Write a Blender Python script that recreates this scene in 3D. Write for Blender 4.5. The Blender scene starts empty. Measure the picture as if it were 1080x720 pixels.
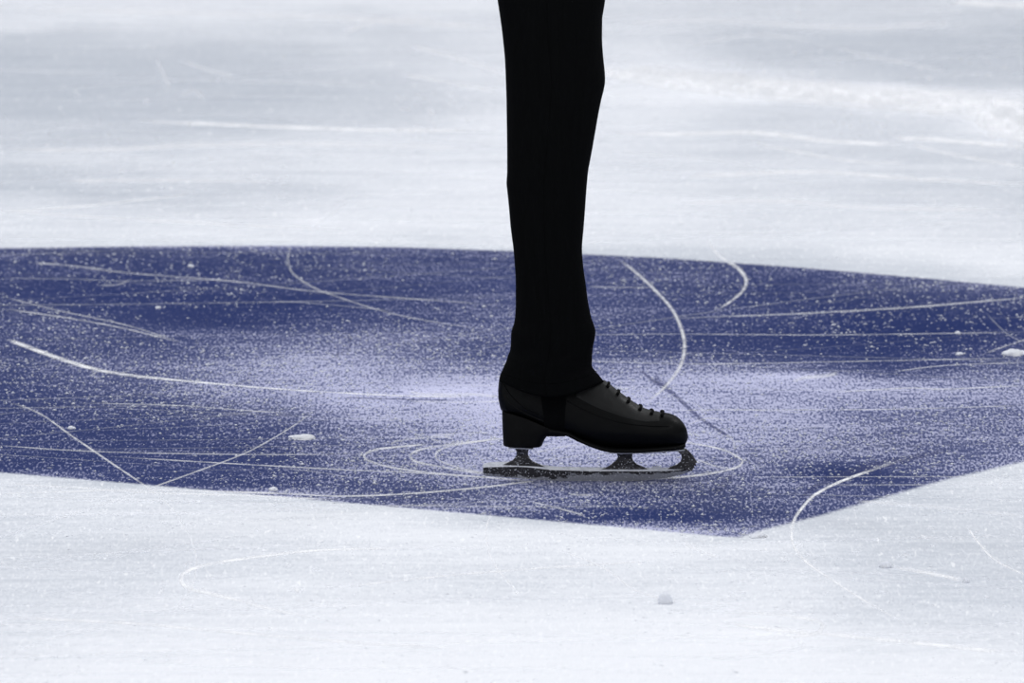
import bpy, bmesh, math, random
import numpy as np
from mathutils import Vector, noise as mnoise
random.seed(7); rng = np.random.default_rng(7)
scene = bpy.context.scene
COL = scene.collection

# ------------------------------------------------------------------ camera
PITCH = math.radians(8.0); DIST = 22.0; PXM = 683.0           # px per metre at the skate
FPX = PXM * DIST
D_ = Vector((0, math.cos(PITCH), -math.sin(PITCH)))
U_ = Vector((0, math.sin(PITCH), math.cos(PITCH)))
R_ = Vector((1, 0, 0))
OX, OY = 630.0, 507.0                                         # where the blade touches the ice
CAM = R_ * (-(OX - 540) / PXM) + U_ * ((OY - 360) / PXM) - D_ * DIST
cd = bpy.data.cameras.new('camera'); cam = bpy.data.objects.new('camera', cd); COL.objects.link(cam)
cam.location = CAM; cam.rotation_euler = (math.pi / 2 - PITCH, 0, 0)
cd.sensor_width = 36; cd.lens = FPX / 1080 * 36; cd.clip_end = 500
cd.dof.use_dof = True; cd.dof.focus_distance = DIST; cd.dof.aperture_fstop = 11.0
scene.camera = cam
scene.cycles.transparent_max_bounces = 48

def ray(px, py): return D_ + R_ * ((px - 540) / FPX) - U_ * ((py - 360) / FPX)
def gnd(px, py, z=0.0):
    r = ray(px, py); t = (z - CAM.z) / r.z; return CAM + r * t
def sid(px, py, y=0.0):
    r = ray(px, py); t = (y - CAM.y) / r.y; return CAM + r * t
def proj(X, Y, Z=0.0):                                        # numpy: world -> measured frame
    dx, dy, dz = X - CAM.x, Y - CAM.y, Z - CAM.z
    dep = dy * D_.y + dz * D_.z
    return 540 + FPX * dx / dep, 360 - FPX * (dy * U_.y + dz * U_.z) / dep

# ------------------------------------------------------------------ helpers
def tag(o, label=None, cat=None, group=None, kind=None):
    if label: o['label'] = label
    if cat: o['category'] = cat
    if group: o['group'] = group
    if kind: o['kind'] = kind
    return o
def empty(name, loc):
    o = bpy.data.objects.new(name, None); o.location = loc; o.empty_display_size = .05; COL.objects.link(o); return o
def link(name, me, mats, parent=None, smooth=True):
    o = bpy.data.objects.new(name, me); COL.objects.link(o)
    for m in (mats if isinstance(mats, (list, tuple)) else [mats]): me.materials.append(m)
    if smooth: me.polygons.foreach_set('use_smooth', [True] * len(me.polygons))
    if parent:
        o.parent = parent
        p = parent; off = Vector((0, 0, 0))
        while p: off += p.location; p = p.parent
        o.location = -off
    return o
def pydata(name, v, f, mats, parent=None, smooth=True):
    me = bpy.data.meshes.new(name); me.from_pydata([tuple(a) for a in v], [], f); me.validate(); 
    bm = bmesh.new(); bm.from_mesh(me); bmesh.ops.recalc_face_normals(bm, faces=bm.faces); bm.to_mesh(me); bm.free()
    return link(name, me, mats, parent, smooth)
def interp(pts, x):
    xs = [p[0] for p in pts]; ys = [p[1] for p in pts]
    return float(np.interp(x, xs, ys))
def smooth_curve(pts, x):                                     # monotone-ish cubic (Catmull-Rom) of y over x
    xs = [p[0] for p in pts]; ys = [p[1] for p in pts]
    if x <= xs[0]: return ys[0]
    if x >= xs[-1]: return ys[-1]
    i = int(np.searchsorted(xs, x)) - 1; i = max(0, min(i, len(xs) - 2))
    def sl(k):
        a = max(0, k - 1); b = min(len(xs) - 1, k + 1)
        s = (ys[b] - ys[a]) / (xs[b] - xs[a])
        if 0 < k < len(xs) - 1:
            l = (ys[k] - ys[k-1]) / (xs[k] - xs[k-1]); r = (ys[k+1] - ys[k]) / (xs[k+1] - xs[k])
            if l * r <= 0: return 0
            s = math.copysign(min(abs(s), 3 * abs(l), 3 * abs(r)), s)
        return s
    h = xs[i+1] - xs[i]; t = (x - xs[i]) / h
    return ((2*t**3 - 3*t*t + 1) * ys[i] + (t**3 - 2*t*t + t) * h * sl(i) + (-2*t**3 + 3*t*t) * ys[i+1] + (t**3 - t*t) * h * sl(i+1))
def grid_faces(nu, nv, closed_v=False):
    f = []
    for i in range(nu - 1):
        for j in range(nv if closed_v else nv - 1):
            k = (j + 1) % nv
            f.append((i*nv + j, (i+1)*nv + j, (i+1)*nv + k, i*nv + k))
    return f
def catmull(pts, n=10):
    out = []
    P = [np.array(p, float) for p in pts]
    for i in range(len(P) - 1):
        a = P[i-1] if i else 2*P[0] - P[1]; b = P[i]; c = P[i+1]; d = P[i+2] if i + 2 < len(P) else 2*P[-1] - P[-2]
        for k in range(n):
            t = k / n
            out.append(.5 * (2*b + (c-a)*t + (2*a - 5*b + 4*c - d)*t*t + (3*b - a - 3*c + d)*t**3))
    out.append(P[-1]); return out
def tube(pts, r, n=10, caps=True):
    v, f = [], []
    P = [Vector(p) for p in pts]
    for i, p in enumerate(P):
        t = (P[min(i+1, len(P)-1)] - P[max(i-1, 0)]).normalized()
        a = t.cross(Vector((1, 0, 0)))
        if a.length < .1: a = t.cross(Vector((0, 0, 1)))
        a.normalize(); b = t.cross(a)
        rr = r if not callable(r) else r(i / (len(P) - 1))
        for k in range(n):
            g = 2 * math.pi * k / n; v.append(p + (a * math.cos(g) + b * math.sin(g)) * rr)
    f = grid_faces(len(P), n, True)
    if caps: f.append(tuple(range(n))[::-1]); f.append(tuple((len(P)-1)*n + k for k in range(n)))
    return v, f

# ------------------------------------------------------------------ materials
def newmat(name):
    m = bpy.data.materials.new(name); m.use_nodes = True
    nt = m.node_tree; b = nt.nodes['Principled BSDF']; return m, nt, b
class NB:
    def __init__(s, nt): s.nt = nt
    def n(s, t, **k):
        x = s.nt.nodes.new(t)
        for a, b in k.items(): setattr(x, a, b)
        return x
    def put(s, sock, v):
        if isinstance(v, bpy.types.NodeSocket): s.nt.links.new(v, sock)
        else: sock.default_value = v
    def math(s, op, a, b=0.0, c=0.0, clamp=False):
        x = s.n('ShaderNodeMath', operation=op, use_clamp=clamp)
        s.put(x.inputs[0], a); s.put(x.inputs[1], b)
        if op in ('MULTIPLY_ADD', 'SMOOTH_MIN'): s.put(x.inputs[2], c)
        return x.outputs[0]
    def ss(s, v, a, b, lo=0.0, hi=1.0):
        x = s.n('ShaderNodeMapRange', interpolation_type='SMOOTHSTEP')
        s.put(x.inputs[0], v); s.put(x.inputs[1], a); s.put(x.inputs[2], b); s.put(x.inputs[3], lo); s.put(x.inputs[4], hi)
        return x.outputs[0]
    def mix(s, f, a, b):
        x = s.n('ShaderNodeMix', data_type='RGBA')
        s.put(x.inputs[0], f); s.put(x.inputs[6], a); s.put(x.inputs[7], b); return x.outputs[2]
    def pos(s): return s.n('ShaderNodeNewGeometry').outputs['Position']
    def scale(s, v, xyz, off=(0, 0, 0)):
        x = s.n('ShaderNodeMapping'); s.put(x.inputs[0], v); x.inputs[1].default_value = off; x.inputs[3].default_value = xyz; return x.outputs[0]
    def noise(s, v, sc, det=2.0, rough=.5, dist=0.0):
        x = s.n('ShaderNodeTexNoise'); s.put(x.inputs['Vector'], v); x.inputs['Scale'].default_value = sc
        x.inputs['Detail'].default_value = det; x.inputs['Roughness'].default_value = rough; x.inputs['Distortion'].default_value = dist
        return x.outputs['Fac']
    def attr(s, nm):
        x = s.n('ShaderNodeAttribute'); x.attribute_name = nm; return x.outputs['Fac']

# ice: milky grey ice, blue paint under it, frost and shavings over both
M_ICE, nt, b = newmat('rink_ice'); q = NB(nt); P = q.pos()
frost = q.attr('frost'); paint = q.attr('paint')
edge_n = q.noise(P, 110, 4, .65); edge = q.math('MULTIPLY_ADD', q.math('SUBTRACT', edge_n, .5), .035, paint)
m_paint = q.ss(edge, -.013, .013)
n_fine = q.noise(P, 330, 3, .65)
n_tall = q.noise(q.scale(P, (1, .16, 1)), 250, 2, .65)         # short drifted flecks
n_mid = q.noise(P, 42, 4, .62)
n_low = q.noise(P, 5, 4, .6, .4)
n_str = q.noise(q.scale(P, (.5, 4, 1)), 5, 5, .62, .3)        # long shallow drag streaks
s = q.math('MULTIPLY_ADD', q.math('SUBTRACT', n_tall, .5), 1.25, q.math('MULTIPLY_ADD', q.math('SUBTRACT', n_fine, .5), .5, .5))
s = q.math('MULTIPLY_ADD', q.math('SUBTRACT', n_mid, .5), .45, s)
s = q.math('MULTIPLY_ADD', q.math('SUBTRACT', n_low, .5), .30, s)
s = q.math('MULTIPLY_ADD', q.math('SUBTRACT', n_str, .5), .30, s)
th = q.math('MULTIPLY_ADD', frost, -.42, .73)
cov = q.ss(s, q.math('SUBTRACT', th, .13), q.math('ADD', th, .13))
# on blue
blue_deep = q.mix(q.noise(P, 3, 3), (.0105, .0230, .107, 1), (.0155, .0305, .135, 1))
veil = q.math('MULTIPLY', q.math('POWER', frost, 1.6), .48)
blue = q.mix(veil, blue_deep, (.45, .48, .74, 1))
blue = q.mix(q.math('MULTIPLY', cov, q.math('MULTIPLY_ADD', frost, .52, .28)), blue, (.68, .69, .90, 1))
# on white
n_dot = q.noise(q.scale(P, (1, .15, 1)), 150, 1, .5); n_dot2 = q.noise(q.scale(P, (1, .15, 1), (3, 7, 1)), 75, 2, .6)
fw = q.math('ADD', q.math('MULTIPLY_ADD', q.math('SUBTRACT', n_str, .5), .75, frost), q.math('MULTIPLY', q.math('SUBTRACT', n_mid, .5), .35), clamp=True)
grey = q.mix(fw, (.515, .555, .62, 1), (.80, .82, .865, 1))
wcov = q.ss(s, q.math('SUBTRACT', th, .22), q.math('ADD', th, .22))
white = q.mix(q.math('MULTIPLY', wcov, q.math('MULTIPLY_ADD', q.math('POWER', frost, 3.0), .30, .22)), grey, (.91, .925, .96, 1))
white = q.mix(q.math('MULTIPLY', q.ss(n_dot, .58, .72), q.math('MULTIPLY_ADD', frost, .35, .25)), white, (.93, .945, .975, 1))
white = q.mix(q.math('MULTIPLY', q.ss(n_dot2, .66, .72), .7), white, (.94, .955, .98, 1))
q.put(b.inputs['Base Color'], q.mix(m_paint, white, blue))
q.put(b.inputs['Roughness'], q.ss(cov, 0.0, 1.0, .34, .7)); b.inputs['Specular IOR Level'].default_value = .012
bp = q.n('ShaderNodeBump'); bp.inputs['Strength'].default_value = .25; bp.inputs['Distance'].default_value = .0015
q.put(bp.inputs['Height'], s); nt.links.new(bp.outputs[0], b.inputs['Normal'])

# skate tracings: shaved snow thrown up along a cut
M_TR, nt, b = newmat('tracing_snow'); q = NB(nt); P = q.pos()
c = q.attr('cover'); n1 = q.noise(P, 260, 3, .7); n2 = q.noise(P, 22, 3, .6)
k = q.math('ADD', n1, q.math('MULTIPLY', q.math('SUBTRACT', n2, .5), .6))
a = q.math('MULTIPLY', c, q.ss(k, .30, .62, .12, 1.0))
b.inputs['Base Color'].default_value = (.96, .97, .995, 1); b.inputs['Roughness'].default_value = .8
b.inputs['Specular IOR Level'].default_value = .1
q.put(b.inputs['Alpha'], q.math('MINIMUM', a, 1.0))
# bare strips where a blade has swept the frost off the paint
M_CL, nt, b = newmat('swept_blue_ice'); q = NB(nt); P = q.pos()
c = q.attr('cover'); n1 = q.noise(P, 120, 3, .7)
b.inputs['Base Color'].default_value = (.06, .075, .22, 1); b.inputs['Roughness'].default_value = .4; b.inputs['Specular IOR Level'].default_value = .15
q.put(b.inputs['Alpha'], q.math('MULTIPLY', c, q.ss(n1, .3, .6, .3, 1.0)))

M_SNOW, nt, b = newmat('snow_crumbs'); q = NB(nt)
q.put(b.inputs['Base Color'], q.mix(q.noise(q.pos(), 40, 2), (.90, .92, .985, 1), (.95, .96, .99, 1)))
b.inputs['Roughness'].default_value = .75; b.inputs['Specular IOR Level'].default_value = .1
tl = q.n('ShaderNodeBsdfTranslucent'); tl.inputs[0].default_value = (.9, .93, .98, 1); mx = q.n('ShaderNodeMixShader'); mx.inputs[0].default_value = .35
nt.links.new(b.outputs[0], mx.inputs[1]); nt.links.new(tl.outputs[0], mx.inputs[2]); nt.links.new(mx.outputs[0], nt.nodes['Material Output'].inputs[0])
M_CRUMB = M_SNOW.copy(); M_CRUMB.name = 'translucent_ice_shavings'; nt = M_CRUMB.node_tree; q = NB(nt)
tr = q.n('ShaderNodeBsdfTransparent'); mx2 = q.n('ShaderNodeMixShader'); q.put(mx2.inputs[0], q.attr('body')); nt.links.new(tr.outputs[0], mx2.inputs[1])
nt.links.new([n_ for n_ in nt.nodes if n_.type == 'MIX_SHADER' and n_ != mx2][0].outputs[0], mx2.inputs[2]); nt.links.new(mx2.outputs[0], nt.nodes['Material Output'].inputs[0])

M_CLOTH, nt, b = newmat('black_trouser_cloth'); q = NB(nt); P = q.pos()
wv = q.noise(q.scale(P, (1, 1, .15)), 160, 3, .6)
q.put(b.inputs['Base Color'], q.mix(wv, (.0017, .0019, .0021, 1), (.0031, .0034, .0038, 1)))
b.inputs['Roughness'].default_value = .9; b.inputs['Specular IOR Level'].default_value = .03
bp = q.n('ShaderNodeBump'); bp.inputs['Strength'].default_value = .2; bp.inputs['Distance'].default_value = .001
q.put(bp.inputs['Height'], q.noise(P, 900, 2)); nt.links.new(bp.outputs[0], b.inputs['Normal'])

def leather(name, c0, c1, rough, spec):
    m, nt, b = newmat(name); q = NB(nt); P = q.pos()
    q.put(b.inputs['Base Color'], q.mix(q.noise(P, 60, 4, .6), c0, c1))
    q.put(b.inputs['Roughness'], q.ss(q.noise(P, 90, 3), .3, .7, rough - .05, rough + .08)); b.inputs['Specular IOR Level'].default_value = spec
    bp = q.n('ShaderNodeBump'); bp.inputs['Strength'].default_value = .12; bp.inputs['Distance'].default_value = .0006
    q.put(bp.inputs['Height'], q.noise(P, 700, 3)); nt.links.new(bp.outputs[0], b.inputs['Normal'])
    return m
M_BOOT = leather('black_boot_leather', (.0008, .0010, .0012, 1), (.0016, .0019, .0022, 1), .40, .09)
M_FACE = leather('tongue_leather', (.0045, .0055, .0058, 1), (.0085, .010, .0105, 1), .48, .25)
M_PANEL = leather('facing_leather', (.0018, .0022, .0024, 1), (.0034, .0039, .0042, 1), .46, .22)
M_HEEL = leather('stacked_heel_black', (.0014, .0015, .0017, 1), (.0027, .0028, .0030, 1), .55, .09)
M_LACE = leather('black_lace_cord', (.0022, .0024, .0026, 1), (.0035, .0036, .0040, 1), .8, .08)

# steel: brushed rim, side darker towards the rim with frost flecks, polished running band
def steel(name, kind):
    m, nt, b = newmat(name); q = NB(nt)
    tc = q.n('ShaderNodeTexCoord').outputs['Object']
    big = q.noise(q.scale(tc, (1, 1, 2.2)), 55, 4, .65); fl = q.noise(tc, 420, 2, .6)
    if kind == 'rim':
        col = q.mix(q.ss(big, .42, .62), (.62, .64, .69, 1), (.82, .84, .88, 1)); b.inputs['Metallic'].default_value = .1; b.inputs['Roughness'].default_value = .42
        fth = (.64, .70)
    elif kind == 'dark':
        col = q.mix(q.ss(big, .45, .62), (.020, .019, .020, 1), (.055, .052, .052, 1)); b.inputs['Metallic'].default_value = .3; b.inputs['Roughness'].default_value = .4
        fth = (.62, .68)
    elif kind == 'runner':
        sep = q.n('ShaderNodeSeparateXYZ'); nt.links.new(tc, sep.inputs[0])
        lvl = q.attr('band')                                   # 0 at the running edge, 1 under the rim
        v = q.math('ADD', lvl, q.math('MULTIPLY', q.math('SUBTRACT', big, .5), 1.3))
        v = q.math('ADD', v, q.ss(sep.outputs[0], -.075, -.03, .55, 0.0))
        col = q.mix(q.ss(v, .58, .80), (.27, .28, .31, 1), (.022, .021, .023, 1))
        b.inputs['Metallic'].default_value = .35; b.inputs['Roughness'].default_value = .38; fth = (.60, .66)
    else:
        col = q.mix(big, (.30, .31, .34, 1), (.48, .50, .54, 1)); b.inputs['Metallic'].default_value = .6; b.inputs['Roughness'].default_value = .35; fth = (.75, .8)
    q.put(b.inputs['Base Color'], q.mix(q.ss(fl, fth[0], fth[1]), col, (.66, .68, .72, 1)))
    return m
M_RIM = steel('brushed_blade_rim', 'rim'); M_DARK = steel('dark_steel', 'dark'); M_RUN = steel('banded_runner_steel', 'runner'); M_PLATE = steel('plate_steel', 'plate')

# ------------------------------------------------------------------ the ice: frost measured on a coarse net, in metres on the rink
CX = [-60, 0, 135, 270, 405, 540, 675, 810, 945, 1080, 1140]
ROWS = {  # frosting 0..1 by row
 -30:[.7,.7,.7,.7,.7,.8,.6,.5,.5,.6,.6], 0:[.65,.65,.68,.7,.72,.8,.55,.42,.42,.55,.6], 18:[.62,.62,.7,.62,.45,.55,.5,.45,.42,.30,.3],
 38:[.25,.25,.35,.5,.42,.6,.5,.22,.2,.12,.1], 60:[.08,.08,.12,.22,.42,.6,.65,.22,.12,.15,.15], 82:[.05,.05,.1,.15,.3,.6,.75,.5,.22,.25,.3],
 100:[.08,.08,.1,.12,.25,.6,.8,.95,.85,.6,.6], 116:[.1,.1,.12,.15,.3,.65,.7,.5,.6,.8,.9], 132:[.28,.28,.2,.2,.32,.7,.68,.45,.4,.85,.9],
 148:[.3,.3,.32,.5,.7,.85,.75,.6,.55,.55,.6], 165:[.5,.5,.62,.7,.78,.85,.7,.55,.5,.5,.5], 182:[.25,.25,.4,.65,.8,.88,.8,.7,.62,.6,.6],
 200:[.2,.2,.28,.4,.8,.92,.85,.68,.5,.42,.4], 220:[.6,.6,.6,.62,.85,.95,.85,.75,.6,.5,.5], 245:[.75,.75,.8,.85,.9,.9,.8,.78,.75,.72,.7],
 256:[.6,.6,.7,.72,.75,.75,.7,.75,.8,.8,.8],
 266:[.22,.22,.16,.14,.26,.26,.28,.3,.8,.75,.7], 284:[.2,.2,.12,.13,.2,.22,.24,.22,.35,.8,.8], 300:[.15,.15,.08,.12,.18,.24,.22,.12,.28,.35,.5],
 318:[.16,.16,.08,.06,.16,.28,.24,.16,.10,.20,.3], 336:[.22,.22,.16,.10,.22,.32,.26,.18,.05,.08,.2], 354:[.24,.24,.22,.36,.38,.32,.20,.14,.04,.10,.2],
 372:[.2,.2,.28,.42,.5,.34,.28,.16,.07,.20,.2], 388:[.2,.2,.34,.48,.54,.42,.48,.42,.22,.34,.3], 404:[.18,.18,.34,.52,.66,.74,.66,.72,.62,.55,.5],
 420:[.16,.16,.26,.5,.74,.84,.72,.66,.58,.52,.5], 438:[.18,.18,.2,.34,.62,.8,.74,.6,.52,.48,.5], 456:[.2,.2,.2,.24,.5,.72,.74,.58,.46,.44,.4],
 474:[.18,.18,.18,.2,.42,.66,.68,.54,.42,.5,.5], 492:[.16,.16,.18,.2,.4,.62,.6,.5,.36,.45,.6], 508:[.5,.5,.18,.2,.34,.5,.46,.42,.24,.5,.5],
 524:[.55,.55,.6,.5,.3,.44,.34,.34,.3,.45,.5], 545:[.5,.5,.6,.72,.8,.36,.22,.28,.42,.42,.4], 562:[.5,.5,.55,.68,.82,.8,.75,.5,.38,.42,.4],
 580:[.5,.5,.5,.62,.75,.76,.85,.7,.38,.38,.4], 600:[.5,.5,.5,.55,.66,.62,.66,.6,.36,.38,.4], 625:[.5,.5,.55,.68,.76,.66,.72,.66,.42,.38,.4],
 650:[.6,.6,.66,.74,.85,.88,.92,.85,.55,.45,.5], 680:[.72,.72,.8,.84,.92,.96,.96,.95,.74,.7,.7], 720:[.85,.85,.9,.95,1,1,1,1,.92,.9,.9], 760:[.9,.9,.9,.95,1,1,1,1,.95,.9,.9]}
RY = sorted(ROWS); RG = np.array([ROWS[r] for r in RY])
RG[[i for i, r in enumerate(RY) if 140 < r < 258]] *= .80
def bilin(px, py):
    px = np.clip(px, CX[0], CX[-1] - 1e-3); py = np.clip(py, RY[0], RY[-1] - 1e-3)
    i = np.searchsorted(CX, px, side='right') - 1; j = np.searchsorted(RY, py, side='right') - 1
    cx = np.array(CX, float); ry = np.array(RY, float)
    u = (px - cx[i]) / (cx[i+1] - cx[i]); v = (py - ry[j]) / (ry[j+1] - ry[j]); u = u*u*(3-2*u); v = v*v*(3-2*v)
    return RG[j, i]*(1-u)*(1-v) + RG[j, i+1]*u*(1-v) + RG[j+1, i]*(1-u)*v + RG[j+1, i+1]*u*v
# soft patches: centre, half size, change
BLOBS = [(835,396,50,4,.35),(460,412,60,5,.25),(330,388,70,22,.12),(560,440,60,30,.06),(880,497,60,9,-.28),(930,345,150,13,-.08),
         (720,520,120,6,-.06),(700,545,80,9,-.12),(905,98,170,9,.25),(1070,135,40,14,.4),(650,365,60,10,-.06),(500,372,60,10,-.1),
         (100,455,90,12,-.04),(280,478,60,8,-.04),(600,100,30,20,.0),(330,232,25,5,.2),(820,668,60,4,.25)]
def frost_at(X, Y):
    px, py = proj(X, Y)
    wy = 4.5*np.sin(X*7.3 + Y*1.1) + 3*np.sin(X*15.1 - Y*2.7 + 1) + 2*np.sin(X*31 + Y*5 + 2); out = (py < 252) | (py > 570)
    f = bilin(px + 14*np.sin(Y*9 + X*3), py + np.where(out, wy, wy * .35))
    for (a, b_, sx, sy, k) in BLOBS: f = f + k * np.exp(-((px-a)/sx)**2 - ((py-b_)/sy)**2)
    return np.clip(f, 0, 1.05)
# the painted shape: signed distance (m) to its far curve and its two straight near sides
FAR = [(-200,266),(0,261.5),(150,259.5),(300,259),(420,260.5),(540,264.5),(700,272),(850,282.5),(960,292),(1080,303),(1300,325)]
NEAR_L = [(-200,482),(0,498),(130,509),(300,524),(440,536.5),(600,551),(700,560),(800,569),(1400,625)]
NEAR_R = [(400,690),(780,566),(810,557),(860,545),(940,522),(1000,505),(1080,486.5),(1300,430)]
def paint_sd(X, Y):
    px, py = proj(X, Y)
    def yline(C):
        w = [gnd(a, b_) for a, b_ in C]; xs = np.array([p.x for p in w]); ys = np.array([p.y for p in w])
        o = np.argsort(xs); return np.interp(X, xs[o], ys[o])
    yf = yline(FAR); yl = yline(NEAR_L); yr = yline(NEAR_R)
    d = np.minimum(np.minimum(yf - Y, Y - yl), (Y - yr) * .6)
    return np.clip(d, -.5, .5)
def axis(lo, hi, st, far_lo, far_hi):
    a = list(np.arange(lo, hi + st/2, st)); g = st
    x = hi
    while x < far_hi: g *= 1.35; x += g; a.append(min(x, far_hi))
    x = lo; g = st
    while x > far_lo: g *= 1.35; x -= g; a.insert(0, max(x, far_lo))
    return np.array(a)
ax_ = axis(-1.6, 1.6, .016, -15, 15); ay = axis(-3.2, 7.2, .022, -24, 36)
XX, YY = np.meshgrid(ax_, ay); nx, ny = len(ax_), len(ay)
V = np.stack([XX.ravel(), YY.ravel(), np.zeros(XX.size)], 1)
idx = np.arange(nx*ny).reshape(ny, nx)
F = np.stack([idx[:-1,:-1].ravel(), idx[:-1,1:].ravel(), idx[1:,1:].ravel(), idx[1:,:-1].ravel()], 1)
fr = frost_at(V[:,0], V[:,1]); pa = paint_sd(V[:,0], V[:,1]); cv = np.zeros(len(V))
mi = np.zeros(len(F), int)
VS, FS, FRS, PAS, CVS, MIS = [V], [F], [fr], [pa], [cv], [mi]
base = len(V); zoff = [0]
TRAX = []
def ribbon(pts, w, strength, slot=1, taper=.12, n=9):
    """pts measured (x, y); w widths along it in the same unit; laid on the ice as a thin strip"""
    global base
    c = catmull(pts, n); m = len(c)
    ws = w if isinstance(w, (list, tuple)) else [w]
    g0 = gnd(*c[m // 2])
    if n == 9 and slot == 1 and float(paint_sd(np.array([g0.x]), np.array([g0.y]))[0]) < 0: ws = [k * 1.45 for k in ws]; strength *= 1.6
    z = .00012 + .0000005 * zoff[0]; zoff[0] += 1
    vs, cs = [], []
    for i, p in enumerate(c):
        t = c[min(i+1, m-1)] - c[max(i-1, 0)]; t = t / (np.linalg.norm(t) + 1e-9); nn = np.array([-t[1], t[0]])
        u = i / (m - 1); ww = float(np.interp(u, np.linspace(0, 1, len(ws)), ws))
        e = min(1, u / taper, (1 - u) / taper) if taper else 1
        for a, cc in ((-1, 0), (-.5, .7), (0, 1), (.5, .7), (1, 0)):
            g = gnd(*(p + nn * a * ww * .75), z); vs.append((g.x, g.y, z)); cs.append(cc * strength * (e*e*(3-2*e)))
    f = np.array(grid_faces(m, 5)) + base
    base += len(vs)
    VS.append(np.array(vs)); FS.append(f); FRS.append(np.ones(len(vs))); PAS.append(np.zeros(len(vs))); CVS.append(np.array(cs)); MIS.append(np.full(len(f), slot))
R = ribbon
# swept dark strips first, snow lines over them
R([(672,388),(690,402),(710,415),(735,438),(757,453),(772,462)], [2,4,3,2.5], .75, 2)
R([(690,398),(705,408)], 5, .5, 2)
R([(840,528),(862,512),(893,499),(930,489),(965,482),(1010,472)], [3,5,7,6,3], .55, 2)
R([(752,520),(762,512),(772,500)], 7, .4, 2)
R([(360,419),(430,421),(480,422)], 1.5, .5, 2)
R([(95,394),(90,380),(86,372)], 2, .3, 2); R([(245,408),(262,398),(264,385)], 3, .3, 2); R([(350,378),(368,366),(368,352)], 3, .3, 2)
# arcs on the blue
R([(8,358),(30,366),(60,377),(100,389),(140,396),(200,402),(280,409),(340,413),(420,417),(500,419)], [3.0,3.6,3.4,2.4,1.6,1.3,1.2,1.2], 1.05, taper=.05)
R([(35,277),(75,280),(110,284)], 1.5, .6); R([(80,282),(150,289),(250,297),(330,307),(420,314),(535,322)], [1.3,1.5,1.3,1], .48)
R([(0,312),(60,327),(130,342),(190,360)], 1.2, .5); R([(0,325),(70,335),(130,346),(195,362)], 1.5, .55)
R([(308,258),(304,272),(308,287),(325,300),(348,310),(400,327),(450,338),(530,350)], [2,2.2,1.8,1.3,1.2], .42)
R([(105,301),(125,300),(138,294)], 1.8, .4)
R([(650,272),(668,285),(690,305),(708,325),(718,345),(722,365),(718,385),(708,400),(695,414),(680,425)], [2.4,2.6,2.8,3.2,3.6,3.2,2.6,2], .8)
R([(748,250),(752,262),(763,273),(775,280),(784,289),(787,297),(783,307),(770,318),(755,328)], [2.5,3,3.2,3.2,2.5,1.6], .9)
R([(700,336),(780,333),(857,330),(960,324),(1020,319),(1090,313)], [1,1.2,1.8,1.8,1.4], .6)
R([(700,352),(860,353),(960,352),(1090,350)], 1.0, .5); R([(700,384),(800,383),(900,381),(1090,377)], 1.1, .5)
R([(870,414),(920,411),(960,409),(1000,410),(1090,406)], 1.4, .6); R([(940,392),(1000,385),(1090,382)], 1.0, .5)
R([(740,432),(860,432),(960,431),(1090,427)], 1.1, .55); R([(835,402),(850,398),(870,396),(885,393)], [3,4,3], .6)
R([(1040,372),(1060,365),(1090,355)], 1.5, .4); R([(1040,330),(1060,350),(1080,362)], 1.2, .3)
R([(430,412),(450,416),(500,416),(530,419)], [2,4,2], .6); R([(430,423),(480,424),(540,423)], 2, .45)
R([(0,421),(40,435),(75,459),(110,483),(157,515),(180,535),(193,553),(204,575),(207,597),(200,623),(173,653)], [1.1,1.2,1.1,1.3,1.3], .46)
R([(-20,574),(60,547),(100,535),(160,514),(210,496),(260,477),(303,453),(335,431)], [1.6,1.6,1.3,1.3], .6)
R([(-10,521),(80,518),(153,516.5),(290,520),(360,523),(437,520),(510,513.5),(570,506)], [1.7,2,1.8,1.4,1.6,1.8,1.4], .85, taper=.04)
R([(-10,510),(80,514),(150,519),(250,522),(360,527)], 1.2, .65); R([(-10,469),(100,476),(250,479),(360,479)], 1.1, .55)
R([(110,481),(267,490),(360,495),(430,498),(500,503)], 1.2, .62); R([(80,425),(180,427),(250,432),(310,436)], 1.1, .5)
R([(300,494),(330,497),(370,503)], 1, .4); R([(285,318),(320,319),(420,328)], .9, .3); R([(0,293),(60,294),(140,296),(240,295)], .9, .35)
R([(560,529),(590,536),(618,544)], 1.8, .6); R([(600,521),(625,522)], 2, .6); R([(787,503),(900,502.5),(1000,502.5),(1090,502)], 1, .38)
R([(620,302),(650,303),(690,303)], 1, .45); R([(620,353),(720,352)], 1, .35); R([(600,380),(720,384)], 1, .4)
# spin loops round the skate
R([(560,507),(510,503),(460,499),(420,494),(395,488),(384,481),(394,474.5),(420,471),(455,468)], [1.4,1.6,1.9,2.2,2.2,1.6], .8, taper=.06)
R([(540,504),(505,499),(470,493),(440,487),(433,480),(445,473.5),(475,468.5),(520,463.5),(545,461)], [1.4,1.7,2.1,2.1,1.7], .8, taper=.06)
R([(545,503),(508,498),(480,492),(463,485),(460,478),(472,471),(505,465),(540,460)], [1.3,1.5,1.8,1.6], .66)
R([(413,470),(416,466),(440,462),(480,460)], 1.6, .45); R([(470,466),(456,463),(458,459),(480,457)], 1.6, .4); R([(480,464),(470,460),(480,457),(520,456)], 1.4, .4)
R([(700,464),(740,469),(765,475),(780,483),(783,487),(776,493),(750,499),(722,502.5),(690,505)], [1.6,1.7,2.2,2.2,1.7], .85, taper=.05)
R([(735,484),(750,490),(766,494)], 1.6, .6); R([(765,458),(773,464),(775,475)], 2.4, .4); R([(725,448),(745,441),(765,443)], 1.2, .5)
R([(660,470),(690,467),(720,466)], 1.4, .5); R([(560,478),(600,470),(640,468)], 1.5, .5); R([(570,485),(640,478),(720,480)], 1.3, .35)
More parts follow.
